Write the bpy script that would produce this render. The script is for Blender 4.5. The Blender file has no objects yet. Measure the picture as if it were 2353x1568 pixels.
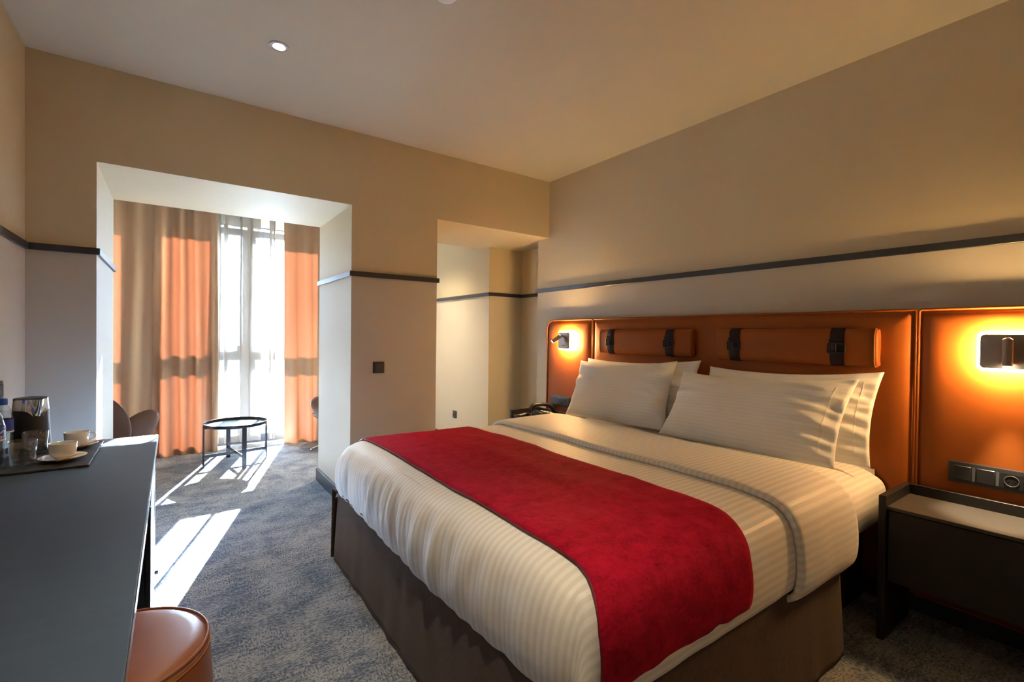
import bpy, bmesh, math, random
from mathutils import Vector, Matrix, noise
random.seed(7)
PI = math.pi
scn = bpy.context.scene
COL = scn.collection

# ------------------------------------------------------------------ camera
CAM_H = 1.29
yaw, pitch, roll, fpx = 0.6221, -0.0115, 0.0117, 1088.24
f = Vector((math.sin(yaw)*math.cos(pitch), math.cos(yaw)*math.cos(pitch), math.sin(pitch)))
r = Vector((math.cos(yaw), -math.sin(yaw), 0)); u = r.cross(f)
r2 = r*math.cos(roll) + u*math.sin(roll); u2 = -r*math.sin(roll) + u*math.cos(roll)
cam = bpy.data.cameras.new('camera'); cam.sensor_width = 36; cam.lens = 36*fpx/2353
cam.clip_start = 0.02; cam.clip_end = 300
camo = bpy.data.objects.new('camera', cam); COL.objects.link(camo)
camo.matrix_world = Matrix(((r2.x, u2.x, -f.x, 0), (r2.y, u2.y, -f.y, 0), (r2.z, u2.z, -f.z, CAM_H), (0, 0, 0, 1)))
scn.camera = camo

# ------------------------------------------------------------------ world, sun, exposure
SKY_STRENGTH = 20.0
SUN_STRENGTH = 190.0
HALO = 85.0
world = bpy.data.worlds.new('sky'); scn.world = world; world.use_nodes = True
bg = world.node_tree.nodes['Background']
bg.inputs[0].default_value = (0.50, 0.73, 1.0, 1); bg.inputs[1].default_value = SKY_STRENGTH
sun = bpy.data.lights.new('sun', 'SUN'); sun.energy = SUN_STRENGTH; sun.angle = math.radians(0.55); sun.color = (0.76, 0.89, 1.0)
suno = bpy.data.objects.new('sun', sun); COL.objects.link(suno)
az, el = math.radians(17.5), math.radians(24.6)
ld = Vector((-math.sin(az)*math.cos(el), -math.cos(az)*math.cos(el), -math.sin(el)))
suno.rotation_euler = ld.to_track_quat('-Z', 'Y').to_euler()
suno.location = (3, 12, 5)
def portal(x0, x1, z0, z1, y):
    l = bpy.data.lights.new('window_portal', 'AREA'); l.shape = 'RECTANGLE'; l.size = x1-x0; l.size_y = z1-z0
    l.cycles.is_portal = True
    o = bpy.data.objects.new('window_portal', l); COL.objects.link(o)
    o.location = ((x0+x1)/2, y, (z0+z1)/2); o.rotation_euler = (-PI/2, 0, 0)
portal(-1.15, -0.22, 0.1, 2.5, 6.62)
portal(-0.06, 1.60, 0.1, 2.5, 6.62)
vs = scn.view_settings
vs.view_transform = 'Standard'; vs.look = 'None'; vs.gamma = 1.0; vs.use_curve_mapping = False
vs.exposure = 1.8
cy = scn.cycles
cy.use_denoising = True; cy.max_bounces = 10; cy.diffuse_bounces = 6; cy.transparent_max_bounces = 16
cy.transmission_bounces = 8; cy.glossy_bounces = 4; cy.sample_clamp_indirect = 25.0; cy.caustics_refractive = False; cy.caustics_reflective = False

# ------------------------------------------------------------------ materials
def _lin(c): return tuple(((v/255)/12.92 if v/255 <= .04045 else ((v/255+.055)/1.055)**2.4) for v in c)
class M: pass
def new_mat(name):
    m = bpy.data.materials.new(name); m.use_nodes = True
    nt = m.node_tree; return m, nt, nt.nodes['Principled BSDF']
def N(nt, t, **kw):
    n = nt.nodes.new(t)
    for k, v in kw.items(): setattr(n, k, v)
    return n
def pos(nt): return N(nt, 'ShaderNodeNewGeometry').outputs['Position']
def texco(nt): return N(nt, 'ShaderNodeTexCoord').outputs['Object']
def noise_n(nt, vec, scale, detail=3, rough=.55):
    n = N(nt, 'ShaderNodeTexNoise'); n.inputs['Scale'].default_value = scale; n.inputs['Detail'].default_value = detail; n.inputs['Roughness'].default_value = rough
    if vec is not None: nt.links.new(vec, n.inputs['Vector'])
    return n.outputs['Fac']
def mixc(nt, fac, a, b, blend='MIX'):
    n = N(nt, 'ShaderNodeMix', data_type='RGBA', blend_type=blend)
    for s, v in ((n.inputs[0], fac), (n.inputs[6], a), (n.inputs[7], b)):
        if isinstance(v, (int, float)): s.default_value = v
        elif isinstance(v, tuple): s.default_value = (*v[:3], 1)
        else: nt.links.new(v, s)
    return n.outputs[2]
def mth(nt, op, a, b=None, clamp=False):
    n = N(nt, 'ShaderNodeMath', operation=op); n.use_clamp = clamp
    for s, v in zip(n.inputs, (a, b)):
        if v is None: continue
        if isinstance(v, (int, float)): s.default_value = v
        else: nt.links.new(v, s)
    return n.outputs[0]
def ramp(nt, fac, a, b, lo=0., hi=1.):
    n = N(nt, 'ShaderNodeMapRange'); n.clamp = True
    nt.links.new(fac, n.inputs[0]); n.inputs[1].default_value = a; n.inputs[2].default_value = b; n.inputs[3].default_value = lo; n.inputs[4].default_value = hi
    return n.outputs[0]
def bump(nt, bsdf, h, strength=.3, dist=.001):
    n = N(nt, 'ShaderNodeBump'); n.inputs['Strength'].default_value = strength; n.inputs['Distance'].default_value = dist
    nt.links.new(h, n.inputs['Height']); nt.links.new(n.outputs[0], bsdf.inputs['Normal'])
def mapping(nt, vec, scale=(1, 1, 1), rot=(0, 0, 0)):
    n = N(nt, 'ShaderNodeMapping'); nt.links.new(vec, n.inputs[0]); n.inputs['Scale'].default_value = scale; n.inputs['Rotation'].default_value = rot
    return n.outputs[0]
def simple(name, col, rough=.5, metal=0., var=0.06, scale=30., bstr=0., bscale=200., spec=.5, coat=0., sheen=0., bdist=.001):
    m, nt, b = new_mat(name)
    t = texco(nt); nz = noise_n(nt, t, scale)
    c = mixc(nt, nz, tuple(v*(1-var) for v in col), tuple(min(1, v*(1+var)) for v in col))
    nt.links.new(c, b.inputs['Base Color'])
    b.inputs['Roughness'].default_value = rough; b.inputs['Metallic'].default_value = metal
    b.inputs['Specular IOR Level'].default_value = spec
    if coat: b.inputs['Coat Weight'].default_value = coat
    if sheen: b.inputs['Sheen Weight'].default_value = sheen
    if bstr: bump(nt, b, noise_n(nt, t, bscale), bstr, bdist)
    return m
def emit(name, col, strength):
    m, nt, b = new_mat(name)
    b.inputs['Base Color'].default_value = (*col, 1); b.inputs['Emission Color'].default_value = (*col, 1); b.inputs['Emission Strength'].default_value = strength
    return m

# walls: two paints meeting at the rail
def wall_mat():
    m, nt, b = new_mat('wall_paint')
    p = pos(nt); sep = N(nt, 'ShaderNodeSeparateXYZ'); nt.links.new(p, sep.inputs[0])
    above = mth(nt, 'GREATER_THAN', sep.outputs[2], 1.722)
    nz = noise_n(nt, p, 3., 2)
    up = mixc(nt, nz, (0.575, 0.49, 0.335), (0.605, 0.515, 0.355)); lo = mixc(nt, nz, (0.51, 0.465, 0.385), (0.54, 0.49, 0.405))
    nt.links.new(mixc(nt, above, lo, up), b.inputs['Base Color'])
    b.inputs['Roughness'].default_value = .6; b.inputs['Specular IOR Level'].default_value = .25
    bump(nt, b, noise_n(nt, p, 220., 2), .25, .0012)
    return m
M.wall = wall_mat()
M.ceil = simple('ceiling_paint', (0.55, 0.51, 0.40), .85, var=.02, scale=4, spec=.1)
M.reveal = simple('reveal_paint', (0.66, 0.66, 0.63), .55, var=.02, scale=4, spec=.25)
M.rail = simple('rail_slate', (0.022, 0.024, 0.034), .38, var=.1, spec=.6)
M.base = simple('baseboard_slate', (0.035, 0.042, 0.058), .35, var=.1, spec=.5)

def carpet_mat():
    m, nt, b = new_mat('carpet')
    p = pos(nt)
    v = N(nt, 'ShaderNodeTexVoronoi', distance='CHEBYCHEV'); v.inputs['Scale'].default_value = 7; nt.links.new(mapping(nt, p, (1, 1, 0)), v.inputs['Vector'])
    sepc = N(nt, 'ShaderNodeSeparateColor'); nt.links.new(v.outputs['Color'], sepc.inputs[0])
    sel = mth(nt, 'GREATER_THAN', sepc.outputs[0], .5)
    n1 = noise_n(nt, mapping(nt, p, (150, 60, 1)), 1., 2, .6); n2 = noise_n(nt, mapping(nt, p, (60, 150, 1)), 1., 2, .6)
    mx = N(nt, 'ShaderNodeMix'); nt.links.new(sel, mx.inputs[0]); nt.links.new(n1, mx.inputs[2]); nt.links.new(n2, mx.inputs[3])
    line = noise_n(nt, mapping(nt, p, (9, 70, 1)), 1., 2, .5)
    big = noise_n(nt, p, 5.5, 4, .65)
    fine = noise_n(nt, p, 330., 2, .7)
    s = mth(nt, 'ADD', mth(nt, 'MULTIPLY', mx.outputs[0], 1.0), mth(nt, 'MULTIPLY', big, .62))
    s = mth(nt, 'ADD', s, mth(nt, 'MULTIPLY', fine, .5))
    s = mth(nt, 'ADD', s, mth(nt, 'MULTIPLY', line, .3))
    fac = ramp(nt, s, 1.08, 1.34)
    c = mixc(nt, fac, (0.075, 0.110, 0.178), (0.43, 0.44, 0.465))
    nt.links.new(c, b.inputs['Base Color']); b.inputs['Roughness'].default_value = .95; b.inputs['Specular IOR Level'].default_value = .05
    b.inputs['Sheen Weight'].default_value = .15
    bump(nt, b, mth(nt, 'ADD', fine, mth(nt, 'MULTIPLY', fac, .4)), .7, .004)
    return m
M.carpet = carpet_mat()

def leather(name, col, rough=.42):
    m, nt, b = new_mat(name); t = texco(nt)
    nz = noise_n(nt, t, 9., 4)
    nt.links.new(mixc(nt, nz, tuple(v*.88 for v in col), tuple(v*1.12 for v in col)), b.inputs['Base Color'])
    b.inputs['Roughness'].default_value = rough; b.inputs['Specular IOR Level'].default_value = .18
    v = N(nt, 'ShaderNodeTexVoronoi', feature='DISTANCE_TO_EDGE'); v.inputs['Scale'].default_value = 420; nt.links.new(t, v.inputs['Vector'])
    bump(nt, b, mth(nt, 'ADD', v.outputs[0], mth(nt, 'MULTIPLY', noise_n(nt, t, 60.), .4)), .12, .0012)
    return m
M.cognac = leather('cognac_leather', (0.28, 0.074, 0.012), .5)
M.cognac2 = leather('stool_leather', (0.30, 0.098, 0.034), .33)
M.cognac2.node_tree.nodes['Principled BSDF'].inputs['Specular IOR Level'].default_value = .9
M.brownleather = leather('brown_leather', (0.115, 0.058, 0.036), .45)
M.strap = leather('strap_leather', (0.022, 0.010, 0.012), .45)
M.thread = simple('stitch_thread', (0.45, 0.17, 0.05), .6)
M.chrome = simple('chrome', (0.75, 0.75, 0.76), .12, 1., var=.02)
M.gunmetal = simple('dark_metal', (0.025, 0.027, 0.032), .32, .6, var=.1)
M.blackmetal = simple('black_metal', (0.012, 0.014, 0.020), .35, .3, var=.1)
M.brushed = simple('brushed_steel', (0.32, 0.28, 0.26), .38, .35, var=.1, scale=80)
M.blackplastic = simple('black_plastic', (0.018, 0.018, 0.022), .38, var=.1)
M.blackrub = simple('black_soft_plastic', (0.012, 0.012, 0.014), .55, var=.1)
M.greyplastic = simple('grey_plastic', (0.09, 0.09, 0.10), .45)
M.whiteplastic = simple('white_plastic', (0.75, 0.75, 0.73), .4, var=.02)
M.slot = simple('socket_hole', (0.004, 0.004, 0.005), .6)
M.wenge = None
def wood(name, a, bcol, rough=.45):
    m, nt, b = new_mat(name); t = texco(nt)
    n1 = noise_n(nt, mapping(nt, t, (4, 4, 90)), 1., 5, .6)
    nt.links.new(mixc(nt, n1, a, bcol), b.inputs['Base Color']); b.inputs['Roughness'].default_value = rough
    bump(nt, b, n1, .15, .0006); return m
M.wenge = wood('dark_wenge', (0.009, 0.007, 0.008), (0.019, 0.015, 0.016))
def desk_mat():
    m, nt, b = new_mat('desk_laminate'); t = pos(nt)
    n1 = noise_n(nt, mapping(nt, t, (6, 60, 6)), 1., 4, .6); n2 = noise_n(nt, t, 700., 2)
    nt.links.new(mixc(nt, n1, (0.044, 0.072, 0.122), (0.058, 0.092, 0.150)), b.inputs['Base Color'])
    b.inputs['Roughness'].default_value = .55; b.inputs['Specular IOR Level'].default_value = .3
    bump(nt, b, mth(nt, 'ADD', n1, n2), .12, .0006); return m
M.desk = desk_mat()
M.deskedge = simple('desk_edge_band', (0.05, 0.055, 0.065), .22, .4)
def marble_mat():
    m, nt, b = new_mat('grey_stone_top'); t = pos(nt)
    warp = noise_n(nt, mapping(nt, t, (14, 5, 1)), 1., 5, .65)
    vein = ramp(nt, mth(nt, 'ABSOLUTE', mth(nt, 'SUBTRACT', warp, .52)), .0, .012, 1., 0.)
    mask = ramp(nt, noise_n(nt, mapping(nt, t, (9, 9, 1)), 1., 2), .54, .62)
    base = mixc(nt, noise_n(nt, mapping(nt, t, (30, 6, 1)), 1., 3), (0.046, 0.041, 0.039), (0.070, 0.063, 0.058))
    nt.links.new(mixc(nt, mth(nt, 'MULTIPLY', vein, mask), base, (0.02, 0.017, 0.017)), b.inputs['Base Color'])
    b.inputs['Roughness'].default_value = .45; return m
M.stone = marble_mat()
M.slate = simple('slate_stone', (0.028, 0.030, 0.036), .6, var=.3, scale=25, bstr=.5, bscale=60, bdist=.002)
M.porcelain = simple('white_porcelain', (0.80, 0.78, 0.74), .12, var=.01, coat=.5)
M.kraft = simple('kraft_paper', (0.50, 0.28, 0.10), .7, var=.1)
M.redpaper = simple('red_paper', (0.45, 0.015, 0.03), .5, var=.1)
M.whitepaper = simple('white_paper', (0.8, 0.78, 0.76), .5)
M.bluecap = simple('blue_cap', (0.01, 0.10, 0.42), .35)
M.bluelabel = simple('blue_label', (0.008, 0.055, 0.42), .4)
M.whiteink = simple('white_ink', (0.85, 0.86, 0.9), .5, var=.01)
def glassy(name, tint, ior=1.45, rough=0., refl=1.0):
    m, nt, b = new_mat(name); nt.nodes.remove(b)
    out = nt.nodes['Material Output']
    tr = N(nt, 'ShaderNodeBsdfTransparent'); tr.inputs[0].default_value = (*tint, 1)
    gl = N(nt, 'ShaderNodeBsdfGlossy'); gl.inputs['Roughness'].default_value = max(rough, .02)
    fr = N(nt, 'ShaderNodeFresnel'); fr.inputs[0].default_value = ior
    mx = N(nt, 'ShaderNodeMixShader'); nt.links.new(mth(nt, 'MULTIPLY', fr.outputs[0], refl), mx.inputs[0]); nt.links.new(tr.outputs[0], mx.inputs[1]); nt.links.new(gl.outputs[0], mx.inputs[2])
    nt.links.new(mx.outputs[0], out.inputs[0]); return m
M.pane = glassy('window_glass', (0.97, 0.98, 0.98), 1.35)
def realglass(name, tint=(1, 1, 1), ior=1.45):
    m, nt, b = new_mat(name)
    b.inputs['Base Color'].default_value = (*tint, 1); b.inputs['Transmission Weight'].default_value = 1.; b.inputs['Roughness'].default_value = 0.0; b.inputs['IOR'].default_value = ior
    return m
def clear_plastic(name, tint, pw=3.5, amt=.55, base=.05):
    m, nt, b = new_mat(name); nt.nodes.remove(b); out = nt.nodes['Material Output']
    tr = N(nt, 'ShaderNodeBsdfTransparent'); tr.inputs[0].default_value = (*tint, 1)
    gl = N(nt, 'ShaderNodeBsdfGlossy'); gl.inputs['Roughness'].default_value = .04
    lw = N(nt, 'ShaderNodeLayerWeight'); fac = mth(nt, 'ADD', mth(nt, 'MULTIPLY', mth(nt, 'POWER', lw.outputs['Facing'], pw), amt), base)
    mx = N(nt, 'ShaderNodeMixShader'); nt.links.new(fac, mx.inputs[0]); nt.links.new(tr.outputs[0], mx.inputs[1]); nt.links.new(gl.outputs[0], mx.inputs[2])
    nt.links.new(mx.outputs[0], out.inputs[0]); return m
M.pet = clear_plastic('bottle_plastic', (0.90, 0.94, 0.98))
M.glass = clear_plastic('tumbler_glass', (0.90, 0.92, 0.93), 2.0, .8, .09)
def fabric(name, col, tcol, tfac, transp=0., var=.08):
    m, nt, b = new_mat(name); out = nt.nodes['Material Output']; nt.nodes.remove(b)
    t = texco(nt); w = noise_n(nt, mapping(nt, t, (500, 500, 25)), 1., 2)
    d = N(nt, 'ShaderNodeBsdfDiffuse'); nt.links.new(mixc(nt, w, tuple(v*(1-var) for v in col), tuple(v*(1+var) for v in col)), d.inputs[0])
    tl = N(nt, 'ShaderNodeBsdfTranslucent'); nt.links.new(mixc(nt, w, tuple(v*(1-var) for v in tcol), tuple(min(1, v*(1+var)) for v in tcol)), tl.inputs[0])
    mx = N(nt, 'ShaderNodeMixShader'); mx.inputs[0].default_value = tfac
    nt.links.new(d.outputs[0], mx.inputs[1]); nt.links.new(tl.outputs[0], mx.inputs[2])
    last = mx
    if transp:
        tp = N(nt, 'ShaderNodeBsdfTransparent'); m2 = N(nt, 'ShaderNodeMixShader'); m2.inputs[0].default_value = transp
        nt.links.new(last.outputs[0], m2.inputs[1]); nt.links.new(tp.outputs[0], m2.inputs[2]); last = m2
    nt.links.new(last.outputs[0], out.inputs[0]); return m
M.curtain = fabric('curtain_linen', (0.37, 0.27, 0.185), (0.95, 0.225, 0.085), .0058)
M.sheer = fabric('sheer_voile', (0.30, 0.30, 0.30), (0.85, 0.85, 0.86), .007, .14, .03)
def linen_mat(name, col, attr=None, period=.022, rough=.55, contrast=.13):
    m, nt, b = new_mat(name); t = texco(nt)
    b.inputs['Base Color'].default_value = (*col, 1); b.inputs['Roughness'].default_value = rough; b.inputs['Specular IOR Level'].default_value = .35
    b.inputs['Sheen Weight'].default_value = .1
    if attr:
        a = N(nt, 'ShaderNodeAttribute', attribute_name=attr)
        s = mth(nt, 'FRACT', mth(nt, 'DIVIDE', a.outputs['Fac'], period))
        tri = mth(nt, 'ABSOLUTE', mth(nt, 'SUBTRACT', s, .5))
        st = ramp(nt, tri, .22, .28)
        nt.links.new(mixc(nt, st, col, tuple(v*(1-contrast) for v in col)), b.inputs['Base Color'])
        nt.links.new(ramp(nt, st, 0, 1, .46, .65), b.inputs['Roughness'])
    bump(nt, b, mth(nt, 'ADD', noise_n(nt, t, 14., 4), mth(nt, 'MULTIPLY', noise_n(nt, t, 600., 1), .03)), .35, .006)
    return m
M.linen = linen_mat('white_sateen', (0.81, 0.805, 0.80), 'stripe', .027)
M.pillow = linen_mat('pillow_sateen', (0.82, 0.82, 0.82), 'stripe', .020, contrast=.04)
def velvet_mat():
    m, nt, b = new_mat('red_velvet'); t = texco(nt)
    n1 = noise_n(nt, mapping(nt, t, (9, 16, 9)), 1., 6, .7); n2 = noise_n(nt, mapping(nt, t, (70, 220, 70)), 1., 3, .6); n3 = noise_n(nt, t, 28., 4, .7)
    k = ramp(nt, mth(nt, 'ADD', mth(nt, 'MULTIPLY', n1, .55), mth(nt, 'MULTIPLY', n3, .45)), .36, .62)
    c = mixc(nt, k, (0.20, 0.0026, 0.013), (0.41, 0.0075, 0.032)); c = mixc(nt, mth(nt, 'MULTIPLY', ramp(nt, n2, .42, .68), .45), c, (0.48, 0.013, 0.045))
    nt.links.new(c, b.inputs['Base Color']); b.inputs['Roughness'].default_value = .8; b.inputs['Specular IOR Level'].default_value = .05
    b.inputs['Sheen Weight'].default_value = .15; b.inputs['Sheen Roughness'].default_value = .4; b.inputs['Sheen Tint'].default_value = (1.0, 0.05, 0.12, 1)
    bump(nt, b, mth(nt, 'ADD', n3, mth(nt, 'MULTIPLY', n2, .15)), .45, .006); return m
M.velvet = velvet_mat()
M.redpipe = simple('red_piping', (0.16, 0.003, 0.012), .5)
M.skirt = simple('brown_skirt_fabric', (0.080, 0.051, 0.037), .9, var=.35, scale=60, bstr=.3, bscale=500, spec=.1, sheen=.1)
M.dark = simple('bed_base_dark', (0.01, 0.009, 0.01), .8)
HALO_COL = (1.0, 0.62, 0.24)
M.halo = emit('sconce_halo', HALO_COL, HALO)
M.spotled = emit('reading_led', (1.0, 0.80, 0.52), 60)
M.bulb = emit('downlight_lamp', (1.0, 0.85, 0.6), 40)
M.winframe = simple('window_frame_grey', (0.10, 0.10, 0.11), .5)
M.winwall = simple('plaster_white', (0.60, 0.58, 0.54), .7)
M.ground = simple('outside_paving', (0.35, 0.34, 0.32), .9, scale=2)

# ------------------------------------------------------------------ mesh helpers
def link(name, me, mat, parent=None, smooth=False):
    o = bpy.data.objects.new(name, me); COL.objects.link(o)
    if mat is not None and not me.materials: me.materials.append(mat)
    if smooth: me.polygons.foreach_set('use_smooth', [True]*len(me.polygons))
    if parent is not None: o.parent = parent
    return o
def from_bm(name, bm, mat, parent=None, smooth=False, angle=None):
    me = bpy.data.meshes.new(name); bm.normal_update(); bm.to_mesh(me); bm.free()
    o = link(name, me, mat, parent, smooth or angle is not None)
    if angle is not None:
        try: me.set_sharp_from_angle(angle=math.radians(angle))
        except Exception: pass
    return o
def box_bm(bm, x0, x1, y0, y1, z0, z1):
    vs_ = [bm.verts.new((x, y, z)) for z in (z0, z1) for y in (y0, y1) for x in (x0, x1)]
    for q in ((0, 2, 3, 1), (4, 5, 7, 6), (0, 1, 5, 4), (2, 6, 7, 3), (0, 4, 6, 2), (1, 3, 7, 5)):
        bm.faces.new([vs_[i] for i in q])
def box(name, b, mat, parent=None, bev=0., seg=2):
    bm = bmesh.new(); box_bm(bm, *b)
    if bev: bmesh.ops.bevel(bm, geom=bm.edges[:], offset=bev, segments=seg, profile=.5, affect='EDGES')
    return from_bm(name, bm, mat, parent, angle=35 if bev else None)
def boxes(name, bs, mat, parent=None, bev=0.):
    bm = bmesh.new()
    for b in bs: box_bm(bm, *b)
    if bev: bmesh.ops.bevel(bm, geom=bm.edges[:], offset=bev, segments=1, affect='EDGES')
    return from_bm(name, bm, mat, parent)
def lathe(name, prof, mat, parent=None, n=40, loc=(0, 0, 0), angle=40, sharp=None):
    bm = bmesh.new(); rings = []
    for (rr, z) in prof:
        if rr < 1e-6: rings.append([bm.verts.new((loc[0], loc[1], loc[2]+z))])
        else: rings.append([bm.verts.new((loc[0]+rr*math.cos(2*PI*i/n), loc[1]+rr*math.sin(2*PI*i/n), loc[2]+z)) for i in range(n)])
    for a, b in zip(rings[:-1], rings[1:]):
        for i in range(n):
            j = (i+1) % n
            if len(a) == 1 and len(b) == 1: continue
            if len(a) == 1: bm.faces.new((a[0], b[j], b[i]))
            elif len(b) == 1: bm.faces.new((a[i], a[j], b[0]))
            else: bm.faces.new((a[i], a[j], b[j], b[i]))
    bmesh.ops.recalc_face_normals(bm, faces=bm.faces[:])
    return from_bm(name, bm, mat, parent, angle=angle)
def tube_bm(bm, pts, rad, n=8, closed=False, caps=True):
    pts = [Vector(p) for p in pts]; L = len(pts); rings = []
    up = Vector((0, 0, 1))
    for i, p in enumerate(pts):
        a = pts[(i-1) % L] if (closed or i > 0) else p; b = pts[(i+1) % L] if (closed or i < L-1) else p
        t = (b-a).normalized()
        ref = up if abs(t.dot(up)) < .95 else Vector((1, 0, 0))
        s = t.cross(ref).normalized(); v = s.cross(t)
        rr = rad[i] if isinstance(rad, (list, tuple)) else rad
        rings.append([bm.verts.new(p + s*rr*math.cos(2*PI*k/n) + v*rr*math.sin(2*PI*k/n)) for k in range(n)])
    for i in range(L if closed else L-1):
        a, b = rings[i], rings[(i+1) % L]
        # align
        best = min(range(n), key=lambda o: sum((a[k].co-b[(k+o) % n].co).length_squared for k in range(0, n, 2)))
        for k in range(n): bm.faces.new((a[k], a[(k+1) % n], b[(k+1+best) % n], b[(k+best) % n]))
    if caps and not closed: bm.faces.new(rings[0][::-1]); bm.faces.new(rings[-1])
    bmesh.ops.recalc_face_normals(bm, faces=bm.faces[:])
def tube(name, pts, rad, mat, parent=None, n=8, closed=False):
    bm = bmesh.new(); tube_bm(bm, pts, rad, n, closed); return from_bm(name, bm, mat, parent, angle=50)
def prism(name, outline, axis, d0, d1, mat, parent=None, bev=0., seg=2, angle=35):
    """outline: list of (a,b); axis 'x': (a,b)=(y,z); 'y': (x,z); 'z': (x,y)"""
    def mk(a, b, d): return {'x': (d, a, b), 'y': (a, d, b), 'z': (a, b, d)}[axis]
    bm = bmesh.new()
    A = [bm.verts.new(mk(a, b, d0)) for a, b in outline]; B = [bm.verts.new(mk(a, b, d1)) for a, b in outline]
    n = len(outline); bm.faces.new(A); bm.faces.new(B)
    for i in range(n): bm.faces.new((A[i], A[(i+1) % n], B[(i+1) % n], B[i]))
    bmesh.ops.recalc_face_normals(bm, faces=bm.faces[:])
    if bev:
        es = [e for e in bm.edges if (e.verts[0] in A and e.verts[1] in A) or (e.verts[0] in B and e.verts[1] in B)]
        bmesh.ops.bevel(bm, geom=es, offset=bev, segments=seg, profile=.5, affect='EDGES')
    return from_bm(name, bm, mat, parent, angle=angle)
def rrect(a0, a1, b0, b1, rad, n=6):
    rads = rad if isinstance(rad, (list, tuple)) else [rad]*4   # order: (a0,b0),(a1,b0),(a1,b1),(a0,b1)
    out = []
    for (ca, cb, s, rr) in ((a0, b0, PI, rads[0]), (a1, b0, 1.5*PI, rads[1]), (a1, b1, 0, rads[2]), (a0, b1, .5*PI, rads[3])):
        if rr < 1e-5: out.append((ca, cb)); continue
        cx = ca + (rr if ca == a0 else -rr); cz = cb + (rr if cb == b0 else -rr)
        for k in range(n+1):
            t = s + .5*PI*k/n; out.append((cx+rr*math.cos(t), cz+rr*math.sin(t)))
    return out
def grid_mesh(name, P, mat, parent=None, attr=None, smooth=True, solid=0., uvclose=False):
    nj = len(P); ni = len(P[0])
    me = bpy.data.meshes.new(name)
    fs = [(j*ni+i, j*ni+i+1, (j+1)*ni+i+1, (j+1)*ni+i) for j in range(nj-1) for i in range(ni-1)]
    me.from_pydata([tuple(p) for row in P for p in row], [], fs)
    if attr is not None:
        a = me.attributes.new('stripe', 'FLOAT', 'POINT'); a.data.foreach_set('value', [v for row in attr for v in row])
    me.update(); o = link(name, me, mat, parent, smooth)
    if solid:
        md = o.modifiers.new('thick', 'SOLIDIFY'); md.thickness = solid; md.offset = -1
    return o
def empty(name, loc=(0, 0, 0), rz=0.):
    o = bpy.data.objects.new(name, None); COL.objects.link(o); o.location = loc; o.rotation_euler = (0, 0, rz); o.empty_display_size = .05
    return o
def tag(o, label, cat, group=None):
    o['label'] = label; o['category'] = cat
    if group: o['group'] = group
    return o
def struct(o, label=None, cat=None):
    o['kind'] = 'structure'
    if label: o['label'] = label
    if cat: o['category'] = cat
    return o
def nz3(x, y, z=0., s=1.): return noise.noise(Vector((x*s, y*s, z*s)))

# ------------------------------------------------------------------ the setting
XL, XR, YF, YT, ZC = -0.6186, 2.891, 3.45, 4.36, 2.743
XR2, YR, YB = 3.14, 3.61, 4.20          # recess behind the bed wall
XB = 2.71                                # right wall of the window bay
YW = 6.28; YW2 = 6.58                    # window wall
YN = -1.4                                # wall behind the camera
OL, OR_, PR = -0.34, 1.045, 1.724        # opening edges
ZH = 2.217
struct(box('floor', (-1.6, 3.5, YN-.2, YW2, -.1, 0), M.carpet), 'blue grey patterned carpet covering the whole floor', 'floor')
struct(box('ceiling', (XL-.3, 3.5, YN-.2, YF+.02, ZC, ZC+.12), M.ceil), 'smooth pale ceiling above the bed', 'ceiling')
struct(box('ceiling_bay', (-1.6, 3.5, YT-.02, YW2, 2.70, 2.82), M.ceil), 'pale ceiling of the window bay', 'ceiling')
struct(box('wall_left', (XL-.3, XL, YN-.2, YF, 0, ZC), M.wall), 'beige painted wall beside the desk', 'wall')
struct(box('wall_right', (XR, 3.5, YN-.2, YR, 0, ZC), M.wall), 'beige painted wall behind the headboard', 'wall')
struct(box('wall_rear', (XL, XR, YN-.2, YN, 0, ZC), M.wall), 'beige painted wall at the room entrance', 'wall')
wf = boxes('wall_far', [(-1.6, OL, YF, YT, 0, ZC+.1), (OR_, PR, YF, YT, 0, ZH), (OL, 3.5, YF, YT, ZH, ZC+.1), (XR2, 3.5, YR, YB, 0, ZH)], M.wall)
struct(wf, 'thick beige wall with two openings into the window bay', 'wall')
struct(boxes('wall_bay_right', [(XB, 3.5, YB, YW2, 0, ZH), (XB, 3.5, YT, YW2, ZH, 2.75)], M.wall), 'cream wall closing the window bay beyond the narrow opening', 'wall')
struct(box('wall_bay_left', (-1.6, -1.3, YT, YW2, 0, 2.75), M.wall), 'left side wall of the window bay', 'wall')
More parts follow.
